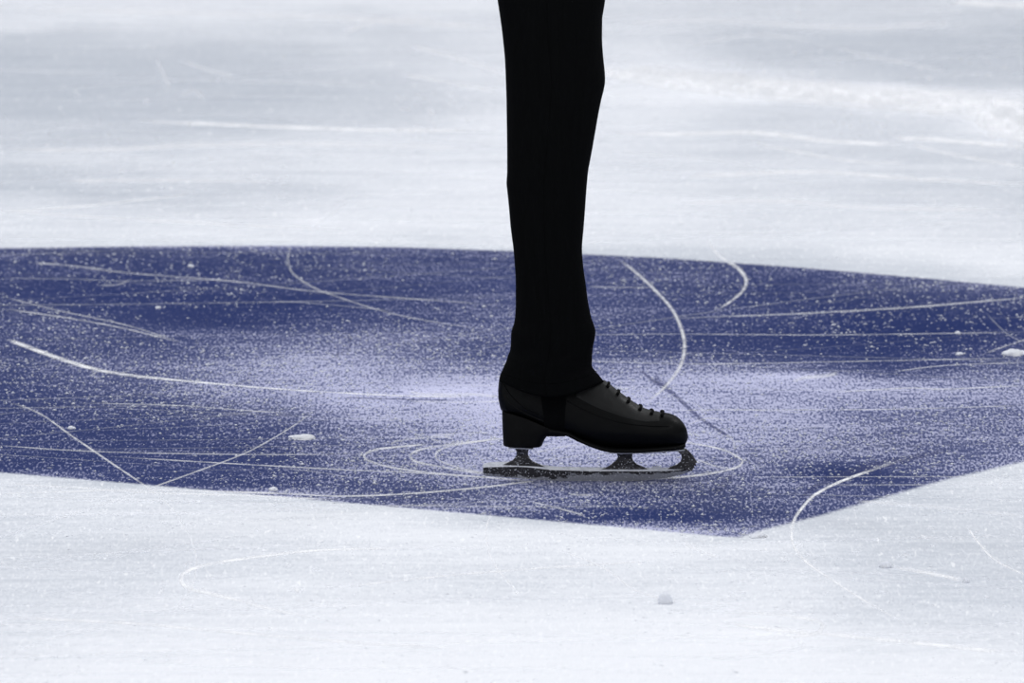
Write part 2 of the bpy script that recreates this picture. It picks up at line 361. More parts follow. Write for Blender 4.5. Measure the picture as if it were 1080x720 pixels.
R([(730,449),(740,430),(700,415)], 1, .25); R([(700,433),(780,432),(860,436)], 1.1, .4)
# lines on the near white ice
R([(760,655),(800,662),(867,668),(987,680),(1090,691)], [1.5,3,2.6,2.6], .85); R([(-10,651),(120,656),(250,667),(380,678),(480,684)], 1.8, .7)
R([(560,577),(360,579),(280,586),(225,594),(200,601),(191,610),(200,620),(240,630),(290,643),(380,662)], [1,1.7,2,2.6,3,2,1.5], .8)
R([(965,480),(893,505),(862,520),(848,533),(837,550),(836,572),(850,592),(880,613),(920,638),(975,668)], [1.6,1.8,2.0,2.0,1.3,1.2], .72)
R([(1020,555),(1032,572),(1052,592),(1095,612)], [1.2,1.6,1.4], .7); R([(518,540),(513,558),(515,580),(526,602),(550,630)], 1.3, .6)
R([(350,620),(480,606),(600,597),(700,591)], 1.3, .65); R([(590,580),(635,598),(670,622),(700,632)], 1.3, .6)
R([(720,572),(740,582),(760,588)], 1.8, .6); R([(940,598),(985,605),(1015,612)], [2,2.5,2], .7); R([(20,685),(60,672),(110,662)], 1.2, .4)
R([(760,646),(820,648),(862,655),(867,662),(850,670),(760,675)], [1.5,3,3,2], .65); R([(740,695),(800,690),(845,682),(840,674)], 2, .4)
R([(900,528),(980,534),(1090,545)], 2.2, .4); R([(1045,498),(1055,508),(1054,520)], 1.5, .35)
# lines on the far white ice (out of the depth of field)
R([(130,127),(250,132),(330,135),(400,137),(530,138)], [1.5,2.4,2.4,2], .8); R([(-10,158),(110,158),(200,153),(360,152),(530,158)], [3,4,4,5], .5)
R([(630,141),(730,141),(800,140),(870,148),(960,153)], [2,3,3,2.4], .85); R([(940,145),(1000,148),(1095,156)], 3, .85)
R([(790,150),(840,160),(900,170),(960,172)], 2, .6); R([(960,152),(1000,162),(1090,178)], 2, .6)
R([(700,188),(850,181),(960,188),(1095,195)], 3.2, .6); R([(700,215),(820,212),(920,219),(1090,222)], [3,4,3], .5)
R([(-10,224),(80,218),(210,204)], 1.6, .6); R([(-10,222),(120,230),(250,237),(380,243)], 2.5, .5); R([(60,191),(180,190),(300,192)], [3,3,2], .5)
R([(330,240),(350,225),(368,212)], 2, .5); R([(0,10),(200,14),(380,20),(540,30)], 5, .5); R([(430,48),(480,60),(535,80)], 3, .5)
R([(420,78),(480,88),(530,98)], 2.5, .5); R([(640,26),(760,22),(900,30),(1000,24)], 4, .4); R([(1000,2),(1060,5),(1100,6)], 4, .8)
R([(165,60),(172,78),(180,94)], 2, .4); R([(190,64),(215,72),(250,82)], 2, .35); R([(720,50),(790,38),(860,42)], 2, .35); R([(880,50),(930,62),(1000,75)], 2.5, .35)
R([(360,35),(400,22),(460,20)], 4, .4); R([(190,100),(205,96),(215,105)], 3, .3); R([(640,160),(760,170),(830,186)], 2, .35)
R([(625,74),(700,84),(800,92),(900,101),(1000,108),(1095,122)], [5,12,15,15,17,22], .95, taper=.05); R([(740,86),(860,96),(1000,108)], [8,10,8], .8)
R([(1030,122),(1060,132),(1095,142)], [10,16,18], .9, taper=.05); R([(650,66),(720,78),(800,84)], [5,8,5], .5)
for (a, b_, sgn) in ((90,62,1),(270,190,1),(345,200,1),(420,195,1)): R([(a,b_-10),(a+18,b_+6),(a+38,b_+24)], 2, .0)
# scraped snow thrown in puffs along the fluffy band, and loose dots around it
def puffs(N_, x0, x1, yc, sp, l0, l1, w0, w1, st):
    for i in range(N_):
        a = float(rng.uniform(x0, x1)); b_ = yc(a) + float(rng.normal(0, sp)); l = float(rng.uniform(l0, l1))
        R([(a - l/2, b_ + float(rng.normal(0, 1.2))), (a, b_), (a + l/2, b_ + float(rng.normal(0, 1.2)))], [w0, float(rng.uniform(w0, w1)), w0], float(rng.uniform(.4, 1)) * st, taper=.45, n=4)
puffs(150, 640, 1095, lambda x: 80 + (x - 640) * .088, 6.5, 5, 26, 2, 8, .95)
puffs(40, 1035, 1095, lambda x: 130, 8, 5, 22, 3, 9, 1)
puffs(30, 690, 1095, lambda x: 62 + (x - 640) * .05, 12, 3, 7, 2, 4, .7)
puffs(22, 860, 960, lambda x: 132, 7, 3, 8, 2, 4, .8)
puffs(45, 20, 330, lambda x: 190, 16, 3, 12, 1.5, 3, .6); puffs(20, 0, 200, lambda x: 140, 12, 3, 8, 2, 4, .6)
puffs(28, 420, 500, lambda x: 118, 14, 3, 12, 2, 4, .7)
puffs(40, 700, 1060, lambda x: 600 + (x - 880) * .02, 30, 4, 16, 1.5, 4, .6); puffs(40, 120, 380, lambda x: 615, 25, 4, 14, 1.5, 4, .55)
puffs(14, 670, 840, lambda x: 636, 8, 14, 50, 2, 5, .7)
for (a, b_, w_) in ((995,24,5),(1013,62,4.5),(1060,71,5),(838,55,5),(865,55,4),(806,76,6),(857,77,5),(981,83,6),(821,15,4),(843,14,4),(455,119,7),(480,62,4),(440,100,4),(313,622,9),(300,60,4)):
    R([(a - w_*.6, b_), (a, b_), (a + w_*.6, b_)], w_ * .7, .9, taper=.4, n=4)
# faint old cuts everywhere, wide circle arcs on the rink
for i in range(300):
    cx_, cy_ = rng.uniform(-1.6, 1.6), rng.uniform(-3, 8); rad = rng.uniform(1.2, 9); a0 = rng.uniform(0, 2*math.pi)
    a0 = rng.choice([math.pi/2, -math.pi/2]) + rng.normal(0, .35)
    ox, oy = cx_ - rad*math.cos(a0), cy_ - rad*math.sin(a0); L = rng.uniform(.3, 1.8) / rad
    pts = []
    for u in np.linspace(-.5, .5, 12):
        x, y = ox + rad*math.cos(a0 + u*L), oy + rad*math.sin(a0 + u*L); p = proj(x, y); pts.append((float(p[0]), float(p[1])))
    wh = float(paint_sd(np.array([cx_]), np.array([cy_]))[0]) < 0
    R(pts, float(rng.uniform(.5, 1.3)) * (1.5 if wh else 1), float(rng.uniform(.04, .22)) * (1.7 if wh else 1), taper=.3, n=3)
V = np.concatenate(VS); F = np.concatenate(FS)
me = bpy.data.meshes.new('floor'); me.vertices.add(len(V)); me.vertices.foreach_set('co', V.ravel())
me.loops.add(F.size); me.loops.foreach_set('vertex_index', F.ravel().astype(np.int32)); me.polygons.add(len(F))
me.polygons.foreach_set('loop_start', np.arange(0, F.size, 4, dtype=np.int32)); me.polygons.foreach_set('loop_total', np.full(len(F), 4, dtype=np.int32))
me.update(calc_edges=True)
for nm, arr in (('frost', FRS), ('paint', PAS), ('cover', CVS)):
    at = me.attributes.new(nm, 'FLOAT', 'POINT'); at.data.foreach_set('value', np.concatenate(arr).astype(np.float32))
floor = link('floor', me, [M_ICE, M_TR, M_CL]); me.polygons.foreach_set('material_index', np.concatenate(MIS).astype(np.int32))
tag(floor, 'scraped white rink ice with a blue painted marking and skate tracings', None, None, 'structure')

# ------------------------------------------------------------------ loose snow crumbs (nobody could count them)
def crumbs(n, xr, yr, smin, smax, power, fcn):
    X = rng.uniform(*xr, n); Y = rng.uniform(*yr, n)
    f = frost_at(X, Y); keep = rng.uniform(0, 1, n) < fcn(f, X, Y); X, Y = X[keep], Y[keep]
    S = smin + (smax - smin) * rng.uniform(0, 1, len(X))**power
    return X, Y, S
cl = rng.uniform(0, 1000, 3)
def patch(X, Y):
    v = np.zeros(len(X))
    for k, (fx, fy) in enumerate(((3.1, 1.7), (7.7, 3.9), (15, 8), (2.2, -4.4), (-9, 5))): v += np.sin(X*fx + Y*fy + cl[k % 3] + k*2.1)
    return np.clip(.55 + .2 * v, .08, 1)
sets = [crumbs(330000, (-1.25, 1.3), (-2.6, 6.4), .0009, .0029, 1.8, lambda f, X, Y: (.18 + .6*f) * patch(X, Y) * np.where(paint_sd(X, Y) > 0, 1, .06)),
        crumbs(9000, (-1.25, 1.3), (-2.6, 6.4), .0024, .0038, 2.5, lambda f, X, Y: (.2 + .6*f) * patch(X, Y) * np.where(paint_sd(X, Y) > 0, 1, .05))]
# heaps along the fluffy scraped band and a drift right of it
def heap(px0, px1, py0, py1, n, s0, s1):
    a = rng.uniform(px0, px1, n); b_ = np.clip(rng.normal((py0+py1)/2, (py1-py0)/3.2, n), py0-8, py1+8) + 8*(a-900)/200
    r = [gnd(float(x), float(y)) for x, y in zip(a, b_)]
    return np.array([p.x for p in r]), np.array([p.y for p in r]), rng.uniform(s0, s1, n)
sets += [heap(705, 790, 560, 570, 90, .0012, .0028)]
X = np.concatenate([s_[0] for s_ in sets]); Y = np.concatenate([s_[1] for s_ in sets]); S = np.concatenate([s_[2] for s_ in sets])
# leave the skate clear
k = ~((np.abs(Y) < .012) & (X > -.2) & (X < .17)); X, Y, S = X[k], Y[k], S[k]
octa = np.array([(1,0,0),(0,1,0),(-1,0,0),(0,-1,0),(0,0,1),(0,0,-.35)], float)
of = np.array([(0,1,4),(1,2,4),(2,3,4),(3,0,4),(1,0,5),(2,1,5),(3,2,5),(0,3,5)])
n = len(X); th_ = rng.uniform(0, 6.28, n); c_, s_ = np.cos(th_), np.sin(th_)
ov = octa[None] * (1 + rng.uniform(-.35, .35, (n, 6, 3))) + rng.uniform(-.2, .2, (n, 6, 3))
el = rng.uniform(.8, 1.7, (n, 1)); ox = ov[:,:,0] * el; oy = ov[:,:,1]
vx = X[:,None] + S[:,None]*(ox*c_[:,None] - oy*s_[:,None]); vy = Y[:,None] + S[:,None]*(ox*s_[:,None] + oy*c_[:,None])
onp = paint_sd(X, Y) > 0; vz = S[:,None]*(ov[:,:,2] * (rng.uniform(.5, 1.0, n) * np.where(onp, 1, .4))[:,None] + np.where(onp, .25, .1)[:,None])
VV = np.stack([vx, vy, vz], 2).reshape(-1, 3); FF = (of[None] + 6*np.arange(n)[:,None,None]).reshape(-1, 3)
me = bpy.data.meshes.new('loose_snow'); me.vertices.add(len(VV)); me.vertices.foreach_set('co', VV.ravel())
me.loops.add(FF.size); me.loops.foreach_set('vertex_index', FF.ravel().astype(np.int32)); me.polygons.add(len(FF))
me.polygons.foreach_set('loop_start', np.arange(0, FF.size, 3, dtype=np.int32)); me.polygons.foreach_set('loop_total', np.full(len(FF), 3, dtype=np.int32))
me.update(calc_edges=True)
at = me.attributes.new('body', 'FLOAT', 'POINT')
body = np.clip(.20 + .70 * rng.uniform(0, 1, n) ** 1.4 + np.where(S > .003, .3, 0), 0, 1); at.data.foreach_set('value', np.repeat(body, 6).astype(np.float32))
snow = link('loose_snow', me, M_CRUMB)
tag(snow, 'fine white ice shavings and snow crumbs scattered over the rink ice', 'snow', None, 'stuff')

# larger lumps of snow, one by one
def clump(px, py, wpx, hpx, label, seed, flat=1.0):
    r0 = random.Random(seed); c = gnd(px, py); w = wpx / PXM / 2; h = hpx / PXM
    bm = bmesh.new()
    for k in range(5):
        g = bmesh.ops.create_icosphere(bm, subdivisions=3, radius=1)
        dx = r0.uniform(-.55, .55) * w if k else 0; dy = r0.uniform(-.5, .5) * w * flat if k else 0; rr = (1 if k == 0 else r0.uniform(.35, .6))
        for v in g['verts']:
            p = v.co.copy(); d = 1 + .28 * mnoise.noise(p * 1.7 + Vector((seed, k, 0))) + .12 * mnoise.noise(p * 5 + Vector((k, seed, 3)))
            v.co = Vector((p.x * d * w * rr * (.8 if k == 0 else 1) + dx, p.y * d * w * flat * rr + dy, max(p.z * d, -.12) * h * (rr ** .5) * .8 + .0004))
    me = bpy.data.meshes.new('snow_clump'); bm.to_mesh(me); bm.free()
    zmin = min(v.co.z for v in me.vertices)
    o = link('snow_clump', me, M_SNOW); o.location = (c.x, c.y, -zmin)
    tag(o, label, 'snow lump', 'snow lumps lying on the ice'); return o
clump(320, 462, 34, 4, 'long flat snow lump on blue ice left of the skate, beside a thin diagonal tracing', 3, .9)
clump(1070, 374, 26, 7, 'bright snow lump on the dark blue ice at the right edge of the photo', 5)
clump(75, 452, 10, 3.5, 'small snow lump on the speckled blue ice at far left, below the thick white arc', 8)
clump(201, 281, 9, 3, 'small snow lump just inside the far blue edge, upper left', 9)
clump(167, 325, 8, 3, 'small white lump on the darkest blue patch at left', 10)
clump(800, 566, 22, 4, 'flat snow lump at the blunt near corner of the blue marking', 12)
clump(702, 636, 17, 13, 'round soft snow lump on the near white ice below the skate toe', 13)
clump(934, 598, 14, 7, 'snow lump at the left end of a short streak on the near right white ice', 14)
clump(1018, 614, 8, 5, 'snow lump at the right end of a short streak on the near right white ice', 15)
clump(155, 109, 9, 5, 'blurred white lump on the far grey ice at left, the brightest one there', 16)
clump(82, 102, 8, 4, 'blurred white lump on the far grey ice, left of a brighter lump', 17)
clump(231, 86, 8, 4, 'blurred white lump on the far grey ice, right of a brighter lump', 18)
clump(171, 199, 8, 4, 'blurred white lump on the far ice at left, halfway between blue edge and top', 19)
clump(1012, 374, 9, 3.5, 'small snow lump on dark blue ice just left of the bright edge lump', 20)
clump(1010, 352, 8, 3.5, 'small snow lump sitting on a thin straight line across the right blue ice', 21)
clump(288, 517, 11, 4, 'small snow lump on the near blue edge at left, on the white cut line', 22)

# ------------------------------------------------------------------ the skate
skate = empty('ice_skate', (0, 0, 0))
tag(skate, 'black leather figure skate gliding on its steel blade, with heel and toe pick', 'ice skate')

TOPL = [(525.5,402),(527,395),(529,391),(560,390),(600,394),(618,395.5),(627,398),(632,399.8),(637,401.6),(642,405),(650,411.5),(662,420.5),(675,429),(686,433.6),(697,435.3),(706,436.6),(714,440),(720,445.5),(724,452),(725.8,459)]
BOTL = [(525.5,432),(530,434),(545,437),(560,442),(578,450),(590,453),(600,455),(612,461),(625,466),(640,470),(660,471),(700,469.5),(718,468.5),(723,467),(725.8,462)]
HALF = [(525.5,.0),(526.5,.010),(529,.019),(534,.026),(545,.0315),(560,.033),(585,.033),(610,.037),(640,.044),(665,.0465),(690,.044),(706,.038),(716,.029),(722,.019),(725,.009),(725.8,0)]
def boot_pt(px, s, off=0.0):
    """px: station along the foot, s: 0 under the sole .. 1 over the top; camera side y<0"""
    zt = sid(px, smooth_curve(TOPL, px)).z; zb = sid(px, smooth_curve(BOTL, px)).z
    zt = max(zt, zb + .002)
    hw = smooth_curve(HALF, px)
    a = math.pi * s
    e = .62 if s > .5 else .42
    cy = abs(math.sin(a)) ** e; cz = -math.cos(a); cz = math.copysign(abs(cz) ** .85, cz)
    z = (zt + zb) / 2 + (zt - zb) / 2 * cz
    # narrower towards the ankle
    hgt = max(0, z - sid(px, 452).z)
    k = 1 - .22 * min(1, hgt / .06) * (1 if px < 640 else max(0, 1 - (px - 640) / 60))
    if px > 600: k *= 1 - .35 * max(0, cz) ** 1.5 * min(1, (px - 600) / 40) * max(0, min(1, (722 - px) / 30))
    y = hw * cy * k
    x = sid(px, 450).x
    # heel bulge at the back
    py = 450 - (z - sid(px, 450).z) * PXM
    dxp = interp([(392, 2.2), (400, .8), (410, -.2), (420, 0), (428, 1.6), (436, 4)], py)
    x += dxp / PXM * max(0, 1 - (px - 525.5) / 25)
    if off:
        y += off * max(.25, cy); z += off * cz; x += off * (1 if px > 700 else -1 if px < 540 else 0) * (1 - cy * .6)
    return x, y, z
def boot_surface(stations, svals, off=0.0):
    v = []
    for px in stations:
        ring = [boot_pt(px, s, off) for s in svals]
        v.append(ring)
    return v
st = list(525.5 + (1 - np.cos(np.linspace(0, math.pi/2, 14))) * 12) + list(np.linspace(539, 705, 84)) + list(705 + np.sin(np.linspace(0.05, math.pi/2, 20)) * 20.8)
sv = list(np.linspace(0, 1, 33)); ringn = 64
v, f = [], []
for px in st:
    for s_ in sv[:-1]: x, y, z = boot_pt(px, s_); v.append((x, -y, z))
    for s_ in sv[::-1][:-1]: x, y, z = boot_pt(px, s_); v.append((x, y, z))
f = grid_faces(len(st), ringn, True)
f.append(tuple(range(ringn))[::-1]); f.append(tuple((len(st)-1)*ringn + j for j in range(ringn)))
boot = pydata('boot', v, f, M_BOOT, skate)

def overlay(name, stations, s_lo, s_hi, mat, parent, off=.0011, n=14, both=True, label=None):
    """raised leather panel following the boot surface; s_lo/s_hi functions of the station"""
    v, f = [], []
    for side_ in ((-1, 1) if both else (-1,)):
        b0 = len(v); m = len(stations)
        for i, px in enumerate(stations):
            a, b_ = s_lo(px), s_hi(px)
            for j in range(n + 1):
                u = j / n; edge_ = min(u, 1 - u, i / (m - 1) if m > 1 else 1, 1 - i / (m - 1)) * n
                o = off if edge_ >= .9 else -off * .8
                x, y, z = boot_pt(px, a + (b_ - a) * u, o); v.append((x, side_ * y, z))
        f += [tuple(q_ + b0 for q_ in t) for t in grid_faces(m, n + 1)]
    o = pydata(name, v, f, mat, parent)
    if label: o['label'] = label
    return o
def s_of(px, py):                                              # surface parameter whose height is at py
    zt = smooth_curve(TOPL, px); zb = smooth_curve(BOTL, px); lo, hi = 0.0, 1.0
    zz = sid(px, py).z
    for _ in range(30):
        mid = (lo + hi) / 2
        if boot_pt(px, mid)[2] < zz: lo = mid
        else: hi = mid
    return (lo + hi) / 2
CNT = [(527,405),(533,413),(540,422),(550,430),(562,436),(575,441),(592,448)]
overlay('heel_counter', list(np.linspace(526.6, 594, 40)), lambda p: .10, lambda p: max(.14, s_of(p, smooth_curve(CNT, p))), M_BOOT, boot)
EYE = [(600,412),(612,419),(628,427),(645,433),(665,438.5),(685,441.5),(700,441)]
overlay('lace_facing', list(np.linspace(602, 701, 44)), lambda p: s_of(p, smooth_curve(EYE, p)), lambda p: .93, M_PANEL, boot, off=.0009)
# tongue: padded strip on the crest between the facings
v, f = [], []; ts = list(np.linspace(633, 698, 40))
for i, px in enumerate(ts):
    for j in range(11):
        s_ = .90 + .20 * j / 10; sg = -1 if s_ <= 1 else 1; ss_ = s_ if s_ <= 1 else 2 - s_
        x, y, z = boot_pt(px, ss_, .0); e = min(j, 10 - j) / 5; e2 = min(1, i / 3, (len(ts)-1-i) / 3)
        v.append((x, sg * y, z + (.0018 * math.sin(e * math.pi / 2) - .0004) * e2 - .0006 * (1 - e2)))
pydata('tongue', v, grid_faces(len(ts), 11), M_FACE, boot)['label'] = 'dark grey padded tongue'
# laces: short cords crossing the tongue with their eyelet knots
for (px, py) in ((631.5,407),(642.5,415),(653,421.5),(664,427.5),(676.5,432.5),(688.5,435.3),(699.5,435.8)):
    pts = []
    for j in range(17):
        u = j / 16; s_ = .86 + .28 * u; sg = -1 if s_ <= 1 else 1; ss_ = s_ if s_ <= 1 else 2 - s_
        x, y, z = boot_pt(px - 1.5 * abs(u - .5) * 2, ss_, .0014); pts.append((x, sg * y, z + .0006))
    v, f = tube(pts, .0021, 10)
    bm = bmesh.new()
    for sg in (0, -1):
        bmesh.ops.create_uvsphere(bm, u_segments=12, v_segments=8, radius=.0028, matrix=__import__('mathutils').Matrix.Translation(pts[sg]))
    b0 = len(v); v += [tuple(a.co) for a in bm.verts]; bm.verts.index_update(); f += [tuple(b0 + a.index for a in g.verts) for g in bm.faces]; bm.free()
    pydata('lace', v, f, M_LACE, boot)
# stitch seam along the vamp and the toe
for C in ([(598,420),(612,427),(632,435),(655,441),(685,445),(706,446)], [(531,404),(541,417),(553,427),(568,434)]):
    pts = []
    for px in np.linspace(C[0][0], C[-1][0], 40):
        x, y, z = boot_pt(px, s_of(px, smooth_curve(C, px)), .0006); pts.append((x, -y, z))
    v, f = tube(pts, .0006, 6); n0 = len(v)
    pydata('seam', v, f, M_BOOT, boot); pydata('seam', [(a[0], -a[1], a[2]) for a in v], f, M_BOOT, boot)

# outsole: thin layer under the arch and the ball of the foot
SB = [(574,456.5),(585,456.5),(597,457.5),(610,463),(625,469),(640,473),(660,474),(700,472.3),(716,471.3),(722.5,470.3)]
v, f = [], []; ts = list(np.linspace(574, 712, 60)) + list(712 + 11 * np.sin(np.linspace(.1, math.pi/2, 12)))
for px in ts:
    hw = max(.003, smooth_curve(HALF, px) * (1.0 if px > 600 else .86)); zb = sid(px, smooth_curve(SB, px)).z; zt = sid(px, smooth_curve(BOTL, px) - 2.0).z
    zt = max(zt, zb + .002)
    ring = []
    for j in range(24):
        g = 2 * math.pi * j / 24; cy = math.copysign(abs(math.cos(g)) ** .35, math.cos(g)); cz = math.copysign(abs(math.sin(g)) ** .5, math.sin(g))
        v.append((sid(px, 460).x, hw * cy, (zt + zb)/2 + (zt - zb)/2 * cz))
f = grid_faces(len(ts), 24, True); f.append(tuple(range(24))[::-1]); f.append(tuple((len(ts)-1)*24 + j for j in range(24)))
pydata('sole', v, f, M_HEEL, skate)
# heel block: D shape, raked front, top following the sloping welt
LV = [(0, 469.5, 531.3, 571), (.12, 468, 530.8, 572.2), (.4, 463, 530.5, 574.2), (.7, 457.5, 530.2, 578), (.85, 455, 530, 583), (1, 0, 529.4, 586)]
v = []; N = 48
for (t, py, xb, xf) in LV:
    for j in range(N):
        g = 2 * math.pi * j / N; c_, s_ = math.cos(g), math.sin(g)
        ex = math.copysign(abs(c_) ** (.9 if c_ < 0 else .35), c_); ey = math.copysign(abs(s_) ** .8, s_)
        px = (xb + xf)/2 + (xf - xb)/2 * ex; yy = .031 * ey * (1 - .03 * (1 - t)) * (.9 if t == 0 else 1)
        pyy = py if t < 1 else smooth_curve([(529,432.5),(545,435.5),(560,440.5),(578,448.5),(590,452)], px)
        if 0 < t < 1: 
            top = smooth_curve([(529,432.5),(545,435.5),(560,440.5),(578,448.5),(590,452)], px); pyy = py if py > top + .5 else top + .5
        p = sid(px, pyy); v.append((p.x, yy, p.z))
f = grid_faces(len(LV), N, True); f.append(tuple(range(N))[::-1]); f.append(tuple((len(LV)-1)*N + j for j in range(N)))
o = pydata('heel', v, f, M_HEEL, skate)
bv = o.modifiers.new('bevel', 'BEVEL'); bv.width = .0008; bv.segments = 2; bv.limit_method = 'ANGLE'

# blade: runner with bright bevelled rim
TOPR = [(509.5,489.3),(513,488),(525,487),(545,486.6),(560,488),(580,491.2),(600,492.2),(640,492.8),(680,493),(705,492.8),(722,491.6),(731,490)]
STRP = [(509.5,493),(513,492.3),(545,491.8),(560,492.6),(580,495),(600,495.8),(640,496.6),(680,496.6),(705,496),(722,494.5),(731,492.5)]
BOTR = [(509.5,500),(512,501.3),(540,503.5),(575,506),(610,507.1),(640,507.4),(665,507),(690,505.2),(708,502.6),(722,499),(731,495)]
v, ft, band = [], [], []
ts = np.concatenate([np.linspace(509.5, 513, 4), np.linspace(516, 722, 90), np.linspace(724, 731, 6)])
for px in ts:
    zt, zs, zb = (sid(px, smooth_curve(C, px)).z for C in (TOPR, STRP, BOTR)); x = sid(px, 500).x
    zb = max(zb, -.0006)
    e = .6 if px in (ts[0], ts[-1]) else 1
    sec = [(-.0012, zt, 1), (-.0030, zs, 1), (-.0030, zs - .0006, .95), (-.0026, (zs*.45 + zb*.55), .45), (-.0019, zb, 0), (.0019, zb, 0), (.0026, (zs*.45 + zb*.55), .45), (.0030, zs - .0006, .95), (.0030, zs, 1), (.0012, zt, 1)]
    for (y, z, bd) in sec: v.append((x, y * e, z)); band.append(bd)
NS = 10; f = grid_faces(len(ts), NS, True); f.append(tuple(range(NS))[::-1]); f.append(tuple((len(ts)-1)*NS + j for j in range(NS)))
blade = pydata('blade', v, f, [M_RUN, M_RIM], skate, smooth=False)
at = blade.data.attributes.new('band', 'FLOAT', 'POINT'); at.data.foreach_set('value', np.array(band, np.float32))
for p in blade.data.polygons:
    js = sorted({i % NS for i in p.vertices})
    if len(p.vertices) == 4 and js in ([0, 1], [8, 9], [0, 9]): p.material_index = 1
blade['label'] = 'worn steel blade with pale upper rim'

def extrude(name, outline, hy, mat, parent, bev=.0008, taper=None, n=6):
    c = catmull(outline + [outline[0]], n)[:-1] if n > 1 else [np.array(p, float) for p in outline]
    v = []; m = len(c)
    for sg in (-1, 1):
        for p in c:
            w = hy if taper is None else hy * interp(taper, p[1]); q_ = sid(float(p[0]), float(p[1])); v.append((q_.x, sg * w, q_.z))
    f = [tuple(range(m)), tuple(m + j for j in range(m))[::-1]] + [(j, (j+1) % m, m + (j+1) % m, m + j) for j in range(m)]
    o = pydata(name, v, f, mat, parent, smooth=False)
    if bev: b_ = o.modifiers.new('bevel', 'BEVEL'); b_.width = bev; b_.segments = 2; b_.limit_method = 'ANGLE'
    return o
TP = [(471, 3.2), (474, 1.8), (478, 1), (492, .9)]
extrude('stanchion', [(542,471.3),(558.5,471.8),(557.2,475),(556.8,479),(558.5,483),(562,486.5),(569,489.5),(575,492),(530,490),(535,487.6),(541,485),(544.6,480.5),(545,476),(543.6,473)], .0036, M_DARK, blade, taper=TP, n=1)
extrude('stanchion', [(648,475),(669,475),(667.2,478.5),(666.6,482),(668,486),(671.5,489.3),(678,492),(684,494.5),(634,494.5),(640,492.6),(645,489.5),(650,485),(652,481.5),(650.5,478)], .0036, M_DARK, blade, taper=[(474, 3.0), (478, 1.4), (482, 1), (496, .9)], n=1)
# toe pick: raked post with saw teeth down the front
extrude('toe_pick', [(711.5,474.2),(718.5,473),(724,473.4),(727.5,476.5),(730.8,480.5),(733.4,484.2),(735.2,487),(733.2,488),(734.4,490.2),(731.8,490.6),(732.6,493.4),(729.8,493.2),(730,496.2),(726,495.8),(722,494.5),(704,494),(708,491.8),(713.5,490.3),(717.5,487),(719.2,482.8),(718.4,479),(715.5,476.3)], .0042, M_DARK, blade, bev=.0005, n=1)['label'] = 'dark saw-toothed toe pick'
extrude('heel_plate', [(536.5,469.4),(562.5,470.6),(562.5,471.9),(536.5,470.8)], .022, M_PLATE, blade, bev=.0004, n=1)
extrude('sole_plate', [(642.5,474.2),(660,474.7),(690,473.6),(722,471.6),(722,472.9),(690,475),(660,476.1),(642.5,475.4)], .026, M_PLATE, blade, bev=.0004, n=1)
# screws under the plates
v, f = [], []
for (px, py) in ((680,475.6),(700,474.9),(655,476.2)):
    p = sid(px, py)
    for yy in (-.018, .018):
        t, g = tube([(p.x, yy, p.z + .0006), (p.x, yy, p.z - .0010), (p.x, yy, p.z - .0014)], lambda u: .0032 if u < .8 else .002, 10)
        pydata('screw', t, g, M_PLATE, blade)
# a frozen drip of snow on the runner under the ball of the foot
o = extrude('snow_fleck', [(687.5,491.6),(694,491.2),(696.5,492.2),(695,493.6),(688,493.6)], .002, M_SNOW, blade, bev=.0004, n=1); o['label'] = 'white fleck of snow on the rim'

# ------------------------------------------------------------------ the skater's leg
person = empty('person', (sid(585, 430).x, 0, 0))
tag(person, 'person on one skate, seen from knee to ankle in slim black trousers', 'person')
SIL = [(-200,503,662),(-150,507,657),(-100,512,651),(-50,518,644),(-20,522.5,640),(0,525,638),(10,526.5,636.5),(20,528,635),(40,530.5,634.8),(60,532.5,636),(75,533.3,637.6),(85,533.7,638),(95,534,636.5),(105,534.3,634),
       (120,534.5,631),(140,534.8,627.5),(160,535,624),(180,535,620.3),(193,534.3,619),(200,535,618.4),(220,537,617),(240,538.7,615.5),(262,541.5,613.8),(280,543,615),(300,544,617.8),(320,544,620.5),
       (336,543,624),(343,541.5,626.5),(349,539.5,628),(356,539,627.4),(364,538.7,625.6),(371,537.6,624.8),(374,536,624.6),(380,534.3,624.3),(385,532,624.2),(390,530,627),(394,528,630.5),(399,526.6,634.5),(402,526.4,637)]
def sil(py):
    return smooth_curve([(a, b_) for a, b_, c in SIL], py), smooth_curve([(a, c) for a, b_, c in SIL], py)
rows = list(np.linspace(-200, 0, 22)) + list(np.linspace(4, 402, 190)); N = 96
def hem_w(py): return max(0, (py - 345) / 57) ** 2
